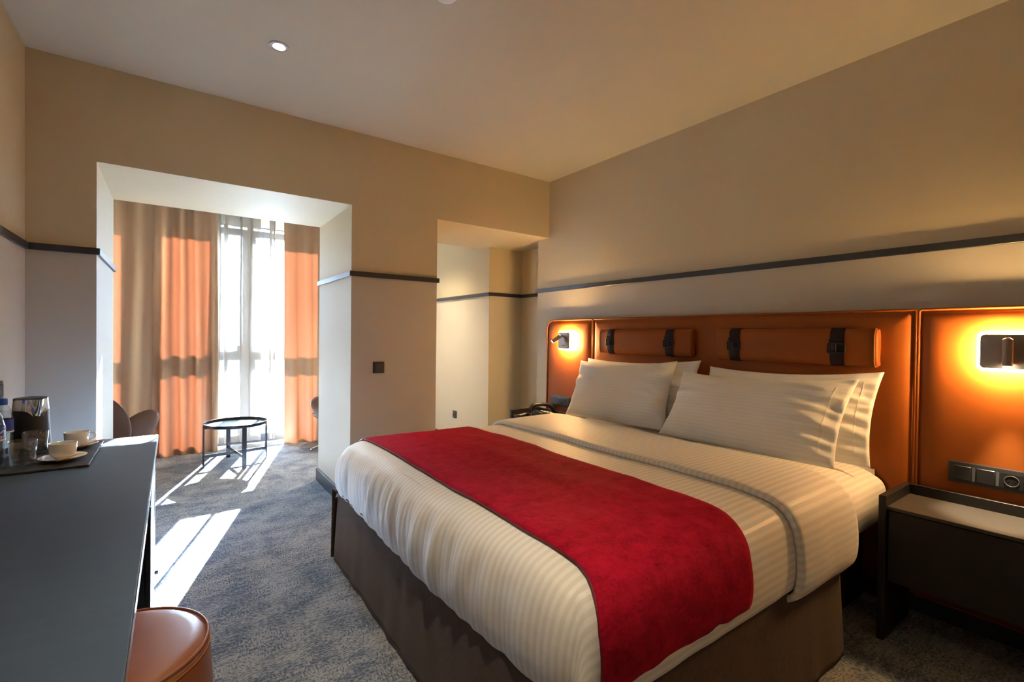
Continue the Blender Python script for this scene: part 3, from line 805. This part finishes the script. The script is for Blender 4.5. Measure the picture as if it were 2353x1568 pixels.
# ------------------------------------------------------------------ nightstands
def nightstand(y0, y1, label, drawer_z=.255):
    n = empty('nightstand', (2.65, (y0+y1)/2, 0)); tag(n, label, 'nightstand')
    ox, oy = 2.65, (y0+y1)/2; t = .026
    def P(nm, b, m, par=n, bev=.0015): return box(nm, (b[0]-ox, b[1]-ox, b[2]-oy, b[3]-oy, b[4], b[5]), m, par, bev, 1)
    x0, x1 = 2.478, 2.808
    P('side_panel', (x0, x1, y1-t, y1, 0, .622), M.wenge); P('side_panel', (x0, x1, y0, y0+t, 0, .622), M.wenge)
    P('back_rail', (x1-.016, x1, y0+t, y1-t, .26, .622), M.wenge)
    P('stone_top', (x0+.016, x1-.016, y0+t, y1-t, .562, .577), M.stone)
    P('carcass', (x0+.045, x1-.016, y0+t, y1-t, .26, .562), M.wenge)
    d = P('drawer_front', (x0+.020, x0+.044, y0+t+.004, y1-t-.004, .257, .558), M.wenge)
nightstand(.085, .728, 'dark wood nightstand with grey stone top in the near right corner')
nightstand(2.835, 3.478, 'dark wood nightstand beyond the bed carrying the telephone')

# telephone and remote on the far nightstand
def telephone(loc, rz):
    t = empty('telephone', loc, rz); tag(t, 'black desk telephone on the nightstand beyond the bed', 'telephone')
    # body wedge, local x = towards user, y = width
    prof = [(-.095, 0), (.095, 0), (.095, .022), (-.085, .062), (-.095, .055)]
    prism('body', prof, 'y', -.085, .085, M.blackplastic, t, .006, 2)
    keys = []
    for a in range(4):
        for b in range(3):
            x = .055-.030*a; z = .0225+(.095-x)*(.040/.180)+.001
            k = box('key', (-.008, .008, -.0095, .0095, 0, .006), M.greyplastic if False else M.whiteplastic, t, .002, 1)
            k.location = (x, .055-.030*b-.005, z); k.rotation_euler = (0, math.atan(.040/.18), 0)
    for b in range(4):
        k = box('function_key', (-.005, .005, -.007, .007, 0, .004), M.greyplastic, t, .001, 1)
        x = -.065; k.location = (x, .06-.022*b-.0, .0225+(.095-x)*(.04/.18)); k.rotation_euler = (0, math.atan(.04/.18), 0)
    # handset along x on the left side (y+)
    hs = [(.115, .060, .045), (.10, .060, .075), (.06, .060, .095), (0, .060, .103), (-.06, .060, .100), (-.10, .060, .088), (-.115, .060, .066)]
    bm = bmesh.new(); tube_bm(bm, [(p[0], p[1]+.055, p[2]) for p in hs], [.020, .024, .018, .016, .018, .024, .020], 14); h = from_bm('handset', bm, M.blackplastic, t, angle=60)
    tube('cradle', [(-.09, .115, .02), (.09, .115, .02)], .022, M.blackplastic, t, 10)
telephone((2.66, 3.165, .577), -.25)
def remote(loc, rz):
    t = empty('remote_control', loc, rz); tag(t, 'slim black remote control lying beside the telephone', 'remote control')
    box('case', (-.085, .085, -.023, .023, 0, .018), M.blackplastic, t, .005, 2)
    for a in range(8):
        for b in range(3):
            box('button', (-.07+.018*a, -.060+.018*a, -.014+.011*b, -.007+.011*b, .017, .0205), [M.whiteplastic, M.redpaper, M.bluecap, M.kraft][(a*3+b) % 4 if a > 5 else 0], t)
remote((2.535, 3.345, .577), .35)

# ------------------------------------------------------------------ switches and sockets on walls
def wallplate(name, loc, rz, label, kind):
    s = empty(name, loc, rz); tag(s, label, 'light switch' if kind != 'socket' else 'socket')
    # local: front towards -y
    h = .0425
    prism('frame', rrect(-h, h, -h, h, .004, 3), 'y', -.010, .0, M.blackplastic, s, .003, 2)
    if kind == 'socket':
        prism('module', rrect(-.028, .028, -.028, .028, .003, 2), 'y', -.0125, -.0095, M.greyplastic, s)
        bm = bmesh.new(); tube_bm(bm, [(0, -.0122, 0), (0, -.0135, 0)], .02, 24); from_bm('socket_well', bm, M.slot, s)
    else:
        prism('rocker', rrect(-.028, .028, -.028, .028, .003, 2), 'y', -.014, -.0095, M.blackplastic, s, .002, 1)
wallplate('light_switch', (1.25, YF, 1.040), 0, 'square black light switch on the pier between the openings', 'switch')
wallplate('light_switch', (XL, 2.975, 1.022), PI/2, 'black wall switch at the left edge above the bottles', 'switch')
wallplate('wall_socket', (XB, 4.915, .354), -PI/2, 'black wall socket low on the cream wall beyond the bed', 'socket')

# ------------------------------------------------------------------ desk
DKZ, DKX, DKY = .75, -.060, 3.088
dk = empty('desk', (-.34, 1.6, 0)); tag(dk, 'long charcoal desk against the left wall', 'desk')
do = dk.location
def D(nm, b, m, bev=.002, par=None):
    return box(nm, (b[0]-do.x, b[1]-do.x, b[2]-do.y, b[3]-do.y, b[4], b[5]), m, par or dk, bev, 1)
D('desktop', (XL+.003, DKX, .10, DKY, DKZ-.030, DKZ), M.desk, .0015)
D('edge_band', (DKX-.0005, DKX+.002, .10, DKY, DKZ-.0285, DKZ-.002), M.deskedge, .0005)
D('end_panel', (XL+.003, DKX-.014, DKY-.030, DKY-.004, 0, DKZ-.030), M.desk)
D('end_panel', (XL+.003, DKX-.014, .13, .156, 0, DKZ-.030), M.desk)
D('modesty_panel', (XL+.02, XL+.04, .156, DKY-.03, .35, DKZ-.03), M.desk)
D('cabinet', (XL+.04, DKX-.030, 2.42, DKY-.030, .02, DKZ-.030), M.blackmetal)
drawer = D('drawer_front', (DKX-.028, DKX-.010, 2.425, DKY-.034, .575, DKZ-.040), M.deskedge, .0015)
door = D('cabinet_door', (DKX-.028, DKX-.010, 2.425, DKY-.034, .03, .570), M.blackmetal, .0015)
tube('knob', [(DKX-.012-do.x, 3.0-do.y, .06), (DKX+.004-do.x, 3.0-do.y, .06)], .010, M.gunmetal, door, 12)

# stool under the desk edge
st = empty('stool', (-.128, 1.555, 0)); tag(st, 'round cognac leather stool tucked under the desk', 'stool')
R0 = .213
lathe('seat', [(0, .478), (.10, .4785), (.17, .476), (.195, .472), (R0-.006, .464)], M.cognac2, st, 64, angle=60)
lathe('body', [(R0-.006, .464), (R0+.001, .455), (R0+.003, .44), (R0+.012, .30), (R0+.018, .12), (R0+.014, .03), (R0-.01, .012)], M.cognac2, st, 64, angle=60)
tube('piping', [((R0-.002)*math.cos(2*PI*k/72), (R0-.002)*math.sin(2*PI*k/72), .467) for k in range(72)], .0042, M.cognac2, st, 8, True)
tube('stitching', [((R0+.0035)*math.cos(2*PI*k/72), (R0+.0035)*math.sin(2*PI*k/72), .448) for k in range(72)], .0012, M.thread, st, 5, True)
lathe('plinth', [(0, 0), (R0-.02, 0), (R0-.015, .013), (0, .014)], M.blackplastic, st, 40)

# ------------------------------------------------------------------ tray and things on the desk
TZ = DKZ
def slate_tray():
    nx, ny = 30, 40; x0, x1, y0, y1 = -.548, -.243, 2.262, 2.758; bm = bmesh.new(); out = []
    def jag(k): return .004*nz3(k*1.7, 3.1) + .002*nz3(k*6.1, 1.1)
    for k in range(nx): out.append((x0+(x1-x0)*k/nx, y0+jag(k)))
    for k in range(ny): out.append((x1+jag(k+50), y0+(y1-y0)*k/ny))
    for k in range(nx): out.append((x1-(x1-x0)*k/nx, y1+jag(k+90)))
    for k in range(ny): out.append((x0, y1-(y1-y0)*k/ny))
    cx, cy_ = -.42, 2.51
    t = prism('slate_tray', [(a-cx, b-cy_) for a, b in out], 'z', 0, .009, M.slate, None, .0015, 1)
    t.location = (cx, cy_, TZ); return tag(t, 'rough edged dark slate tray on the desk', 'tray')
slate_tray()
Z1 = TZ+.0092
def cup_set(loc, handle_rot, lab_c, lab_s):
    s = lathe('saucer', [(0, .004), (.025, .003), (.028, .0), (.032, 0), (.045, .006), (.066, .014), (.068, .016), (.064, .0165), (.045, .009), (.028, .007), (0, .007)], M.porcelain, None, 48)
    s.location = loc; tag(s, lab_s, 'saucer')
    c = empty('coffee_cup', (loc[0], loc[1], loc[2]+.0075), handle_rot); tag(c, lab_c, 'cup')
    lathe('bowl', [(0, .003), (.022, 0), (.025, .002), (.026, .006), (.033, .012), (.037, .020), (.0385, .030), (.040, .056), (.0395, .0575), (.038, .056), (.0365, .030), (.035, .020), (.030, .012), (0, .008)], M.porcelain, c, 48)
    tube('handle', [(.037, 0, .047), (.050, 0, .050), (.059, 0, .043), (.060, 0, .033), (.052, 0, .024), (.037, 0, .019)], .0035, M.porcelain, c, 8)
cup_set((-.328, 2.385, Z1), 2.2, 'white coffee cup at the front of the slate tray', 'white saucer under the front coffee cup')
cup_set((-.318, 2.612, Z1), .35, 'white coffee cup behind the front one on the slate tray', 'white saucer under the rear coffee cup')
def sachet(loc, rz, tilt, mat, label, L=.10, w=.009):
    bm = bmesh.new()
    n = 12; rows = []
    for k in range(n+1):
        x = -L/2+L*k/n; th = .0026*(1-abs(2*k/n-1)**4)+.0003
        rows.append([bm.verts.new((x, -w, 0)), bm.verts.new((x, 0, th)), bm.verts.new((x, w, 0)), bm.verts.new((x, 0, -th))])
    for a, b in zip(rows[:-1], rows[1:]):
        for i in range(4): bm.faces.new((a[i], a[(i+1) % 4], b[(i+1) % 4], b[i]))
    bm.faces.new(rows[0]); bm.faces.new(rows[-1][::-1]); bmesh.ops.recalc_face_normals(bm, faces=bm.faces[:])
    o = from_bm('sugar_sachet', bm, mat, None, True); o.location = loc; o.rotation_euler = (0, tilt, rz); return tag(o, label, 'sachet')
sachet((-.302, 2.332, Z1+.021), .95, -.03, M.kraft, 'kraft paper sugar stick on the front saucer')
sachet((-.268, 2.585, Z1+.021), .95, -.03, M.kraft, 'kraft paper sugar stick on the rear saucer')
sachet((-.272, 2.690, Z1+.006), .3, 0., M.redpaper, 'small red sachet behind the rear saucer', .06, .014)
sachet((-.295, 2.695, Z1+.012), .5, 0., M.whitepaper, 'white sachet lying on the red sachet', .06, .012)
def tumbler(loc, label):
    g = lathe('glass_tumbler', [(0, 0), (.028, 0), (.031, .002), (.033, .010), (.038, .086), (.0375, .0875), (.0365, .086), (.0315, .016), (.029, .012), (0, .011)], M.glass, None, 48, loc=(0, 0, 0))
    g.location = loc; return tag(g, label, 'glass')
tumbler((-.431, 2.375, Z1), 'clear glass tumbler at the front of the tray')
tumbler((-.430, 2.560, Z1), 'clear glass tumbler behind the front tumbler')
def kettle(loc, rz):
    k = empty('kettle', loc, rz); tag(k, 'black kettle with polished steel collar and spout', 'kettle')
    lathe('base', [(0, 0), (.060, 0), (.062, .004), (.060, .016), (0, .017)], M.blackplastic, k, 48)
    lathe('body', [(.05, .018), (.058, .020), (.059, .03), (.054, .15), (.053, .162), (.05, .163)], M.blackrub, k, 56)
    # steel collar with V spout towards +x
    bm = bmesh.new(); n = 72; rows = []
    for q in range(7):
        row = []
        for i in range(n):
            a = 2*PI*i/n; d = abs((a+PI) % (2*PI)-PI)
            dip = .040*math.exp(-(d/.42)**2)
            zt = .205; zb = .162-dip
            w = q/6; z = zb+(zt-zb)*w
            rad = .0545 - .004*w
            v = math.exp(-(d/.24)**2)*max(0, (w-.15))*.026
            row.append(bm.verts.new(((rad+v)*math.cos(a), (rad+v)*math.sin(a), z)))
        rows.append(row)
    for a, b in zip(rows[:-1], rows[1:]):
        for i in range(n): bm.faces.new((a[i], a[(i+1) % n], b[(i+1) % n], b[i]))
    from_bm('steel_collar', bm, M.chrome, k, angle=60)
    lathe('lid', [(.0510, .203), (.049, .208), (.03, .211), (0, .212)], M.blackplastic, k, 48)
    tube('handle', [(-.050, 0, .195), (-.085, 0, .19), (-.097, 0, .16), (-.092, 0, .09), (-.080, 0, .045), (-.055, 0, .04)], .011, M.blackplastic, k, 10)
kettle((-.462, 2.672, Z1), -1.0)
def bottle(loc, rz, label, text=False):
    b = empty('water_bottle', loc, rz); tag(b, label, 'bottle', 'plastic water bottles on the tray')
    R = .031
    prof = [(0, .004), (.012, .002), (.026, 0), (.030, .004)]
    for k in range(8): prof += [(R, .010+.010*k), (R-.0018, .015+.010*k)]
    prof += [(R, .092), (R, .145), (R-.0015, .152), (R-.004, .162), (.024, .178), (.0165, .192), (.0125, .198), (.0125, .206)]
    lathe('body', prof, M.pet, b, 40, angle=50)
    lathe('water', [(0, .005), (.028, .006)] + [(R-.0028, .012+.02*k) for k in range(8)] + [(.022, .174), (0, .175)], M.pet, b, 32)
    lathe('label', [(R+.0004, .094), (R+.0005, .143)], M.bluelabel, b, 48)
    lathe('label_band', [(R+.0007, .094), (R+.0007, .100)], M.whiteink, b, 48)
    cap = lathe('cap', [(.0155, .202), (.0158, .204), (.0155, .219), (.0145, .221), (0, .2215)], M.bluecap, b, 32)
    lathe('cap_ring', [(.0150, .197), (.0157, .198), (.0157, .201), (.015, .202)], M.bluecap, cap, 32)
    if text:
        cu = bpy.data.curves.new('label_text', 'FONT'); cu.body = 'ao'; cu.size = .020; cu.align_x = 'CENTER'; cu.fill_mode = 'FRONT'
        to = bpy.data.objects.new('tmp', cu); COL.objects.link(to)
        me = bpy.data.meshes.new_from_object(to.evaluated_get(bpy.context.evaluated_depsgraph_get()))
        bpy.data.objects.remove(to); bpy.data.curves.remove(cu)
        for v in me.vertices:
            a = v.co.x/(R+.001); z = .103+v.co.y
            v.co = Vector(((R+.0012)*math.cos(a), (R+.0012)*math.sin(a), z))
        me.materials.clear(); lt = link('label_lettering', me, M.whiteink, b)
        # white swoosh stroke above the letters
        tube('label_stroke', [((R+.0012)*math.cos(a), (R+.0012)*math.sin(a), .127+.010*math.sin(a*2.2)) for a in [(-.5+.1*q) for q in range(11)]], .0012, M.whiteink, b, 5)
    return b
bottle((-.520, 2.560, Z1), -1.1, 'blue capped water bottle standing next to the kettle')
bottle((-.506, 2.378, Z1), -.52, 'blue labelled water bottle cut by the left edge', True)

K = 1.1025
for o in list(COL.objects):
    if o.parent is None and o.name.split('.')[0] in ('slate_tray', 'saucer', 'coffee_cup', 'sugar_sachet', 'glass_tumbler', 'kettle', 'water_bottle'):
        o.location = (o.location.x*K, o.location.y*K, TZ+(o.location.z-TZ)*K); o.scale = (K, K, K)

# ------------------------------------------------------------------ round tray table
tt = empty('side_table', (.515, 5.39, 0), math.radians(9)); tag(tt, 'round black metal tray table in front of the sheer curtain', 'table')
TR, TH = .275, .405
lathe('tray_top', [(0, TH-.022), (TR-.012, TH-.022), (TR-.006, TH-.018), (TR-.002, TH+.004), (TR, TH+.0045), (TR+.001, TH+.002), (TR-.002, TH-.022), (TR-.008, TH-.027), (0, TH-.027)], M.blackmetal, tt, 72)
for k in range(4):
    a = k*PI/2; leg = box('leg', (TR-.004, TR+.006, -.019, .019, 0, TH-.012), M.blackmetal, tt, .0015, 1); leg.rotation_euler = (0, 0, a)
    br = box('bracket', (TR-.03, TR-.003, -.012, .012, TH-.040, TH-.028), M.blackmetal, leg, .001, 1)
for k in range(2):
    c = box('stretcher', (-TR+.004, TR-.004, -.004+0, .004, .088-.001*k, .118-.001*k), M.blackmetal, tt, .0015, 1); c.rotation_euler = (0, 0, k*PI/2)

# ------------------------------------------------------------------ lounge chairs in the bay
def ellipsoid(name, axes, mat, parent, loc, rot, bend=0., seg=28, power=1.):
    bm = bmesh.new(); bmesh.ops.create_uvsphere(bm, u_segments=seg, v_segments=seg//2, radius=1)
    for v in bm.verts:
        x, y, z = v.co
        v.co = Vector((x*axes[0], y*axes[1], z*axes[2]))
        v.co.y += bend*(v.co.x/axes[0])**2*axes[0]
    o = from_bm(name, bm, mat, parent, True); o.location = loc; o.rotation_euler = rot; return o
def lounge_chair(loc, rz, label, leg0=0.):
    c = empty('lounge_chair', loc, rz); tag(c, label, 'armchair', 'swivel lounge chairs in the window bay')
    # seat shell
    bm = bmesh.new(); bmesh.ops.create_uvsphere(bm, u_segments=32, v_segments=16, radius=1)
    for v in bm.verts:
        x, y, z = v.co; v.co = Vector((x*.29+.03, y*.27, .385 + z*(.05 if z > 0 else .075) - .03*(1-abs(y))*(x < 0)*abs(x)))
    from_bm('seat', bm, M.brownleather, c, True)
    # back: curved shell
    P = []
    for j in range(17):
        w = j/16; row = []
        for i in range(25):
            s = i/24*2-1
            hw = .30*math.sqrt(max(0.0, 1-(abs(w-.42)/.62)**2.6))
            y = s*hw; z = .36+.40*w
            x = -.20-.11*w + .10*s*s
            row.append((x, y, z))
        P.append(row)
    o = grid_mesh('backrest', P, M.brownleather, c); md = o.modifiers.new('thick', 'SOLIDIFY'); md.thickness = .045; md.offset = 0
    sb = o.modifiers.new('soft', 'SUBSURF'); sb.levels = 1; sb.render_levels = 1
    for sg in (-1, 1):
        ellipsoid('armrest', (.205, .034, .12), M.brownleather, c, (-.01, sg*.245, .455), (sg*-.22, -.62, sg*.65), sg*-.12)
    lathe('column', [(.028, .05), (.028, .30), (.06, .33), (.06, .34), (0, .34)], M.chrome, c, 24)
    for k in range(4):
        a = k*PI/2 + leg0 - rz; tube('leg', [(.02*math.cos(a), .02*math.sin(a), .085), (.18*math.cos(a), .18*math.sin(a), .058), (.325*math.cos(a), .325*math.sin(a), .018)], [.016, .013, .009], M.chrome, c, 10)
        lathe('foot_glide', [(0, 0), (.014, 0), (.014, .012), (0, .014)], M.chrome, c, 14, loc=(.325*math.cos(a), .325*math.sin(a), 0))
lounge_chair((-.45, 5.28, 0), 1.0, 'brown leather lounge chair at the left behind the desk end')
lounge_chair((1.565, 5.50, 0), PI-.9, 'brown leather lounge chair half hidden behind the right reveal')

# ------------------------------------------------------------------ ceiling fittings
def downlight(loc, label, energy, spot=95, lamp=True):
    d = empty('downlight', loc); tag(d, label, 'ceiling light')
    lathe('bezel', [(.027, .0), (.030, -.004), (.046, -.004), (.047, -.001), (.047, 0)], M.chrome if False else M.brushed, d, 40)
    lathe('reflector', [(.027, 0.0), (.024, .012)], M.chrome, d, 32)
    lathe('lamp', [(0, -.0025), (.020, -.0025), (.0245, -.0005), (.0245, .004)], M.bulb, d, 32)
    l = bpy.data.lights.new('downlight_beam', 'SPOT'); l.energy = energy; l.color = (1, .80, .52); l.spot_size = math.radians(spot); l.spot_blend = 1.0; l.shadow_soft_size = .03
    lo = bpy.data.objects.new('downlight_beam', l); COL.objects.link(lo); lo.parent = d; lo.location = (0, 0, -.012)
downlight((.435, 2.663, ZC-.0002), 'round steel downlight glowing in the bedroom ceiling', 22, 70)
downlight((.435, .82, ZC-.0002), 'round steel downlight above the near end of the desk aisle', 36, 66)
downlight((1.95, 4.95, 2.6998), 'round steel downlight in the bay ceiling beyond the narrow opening', 95, 105)
sd = empty('smoke_detector', (.935, 1.812, ZC)); tag(sd, 'white smoke detector at the top edge of the picture', 'smoke detector')
lathe('base', [(0, 0), (.055, 0), (.055, -.012), (.045, -.014)], M.whiteplastic, sd, 40)
lathe('dome', [(.045, -.014), (.042, -.026), (.030, -.034), (0, -.036)], M.whiteplastic, sd, 40)
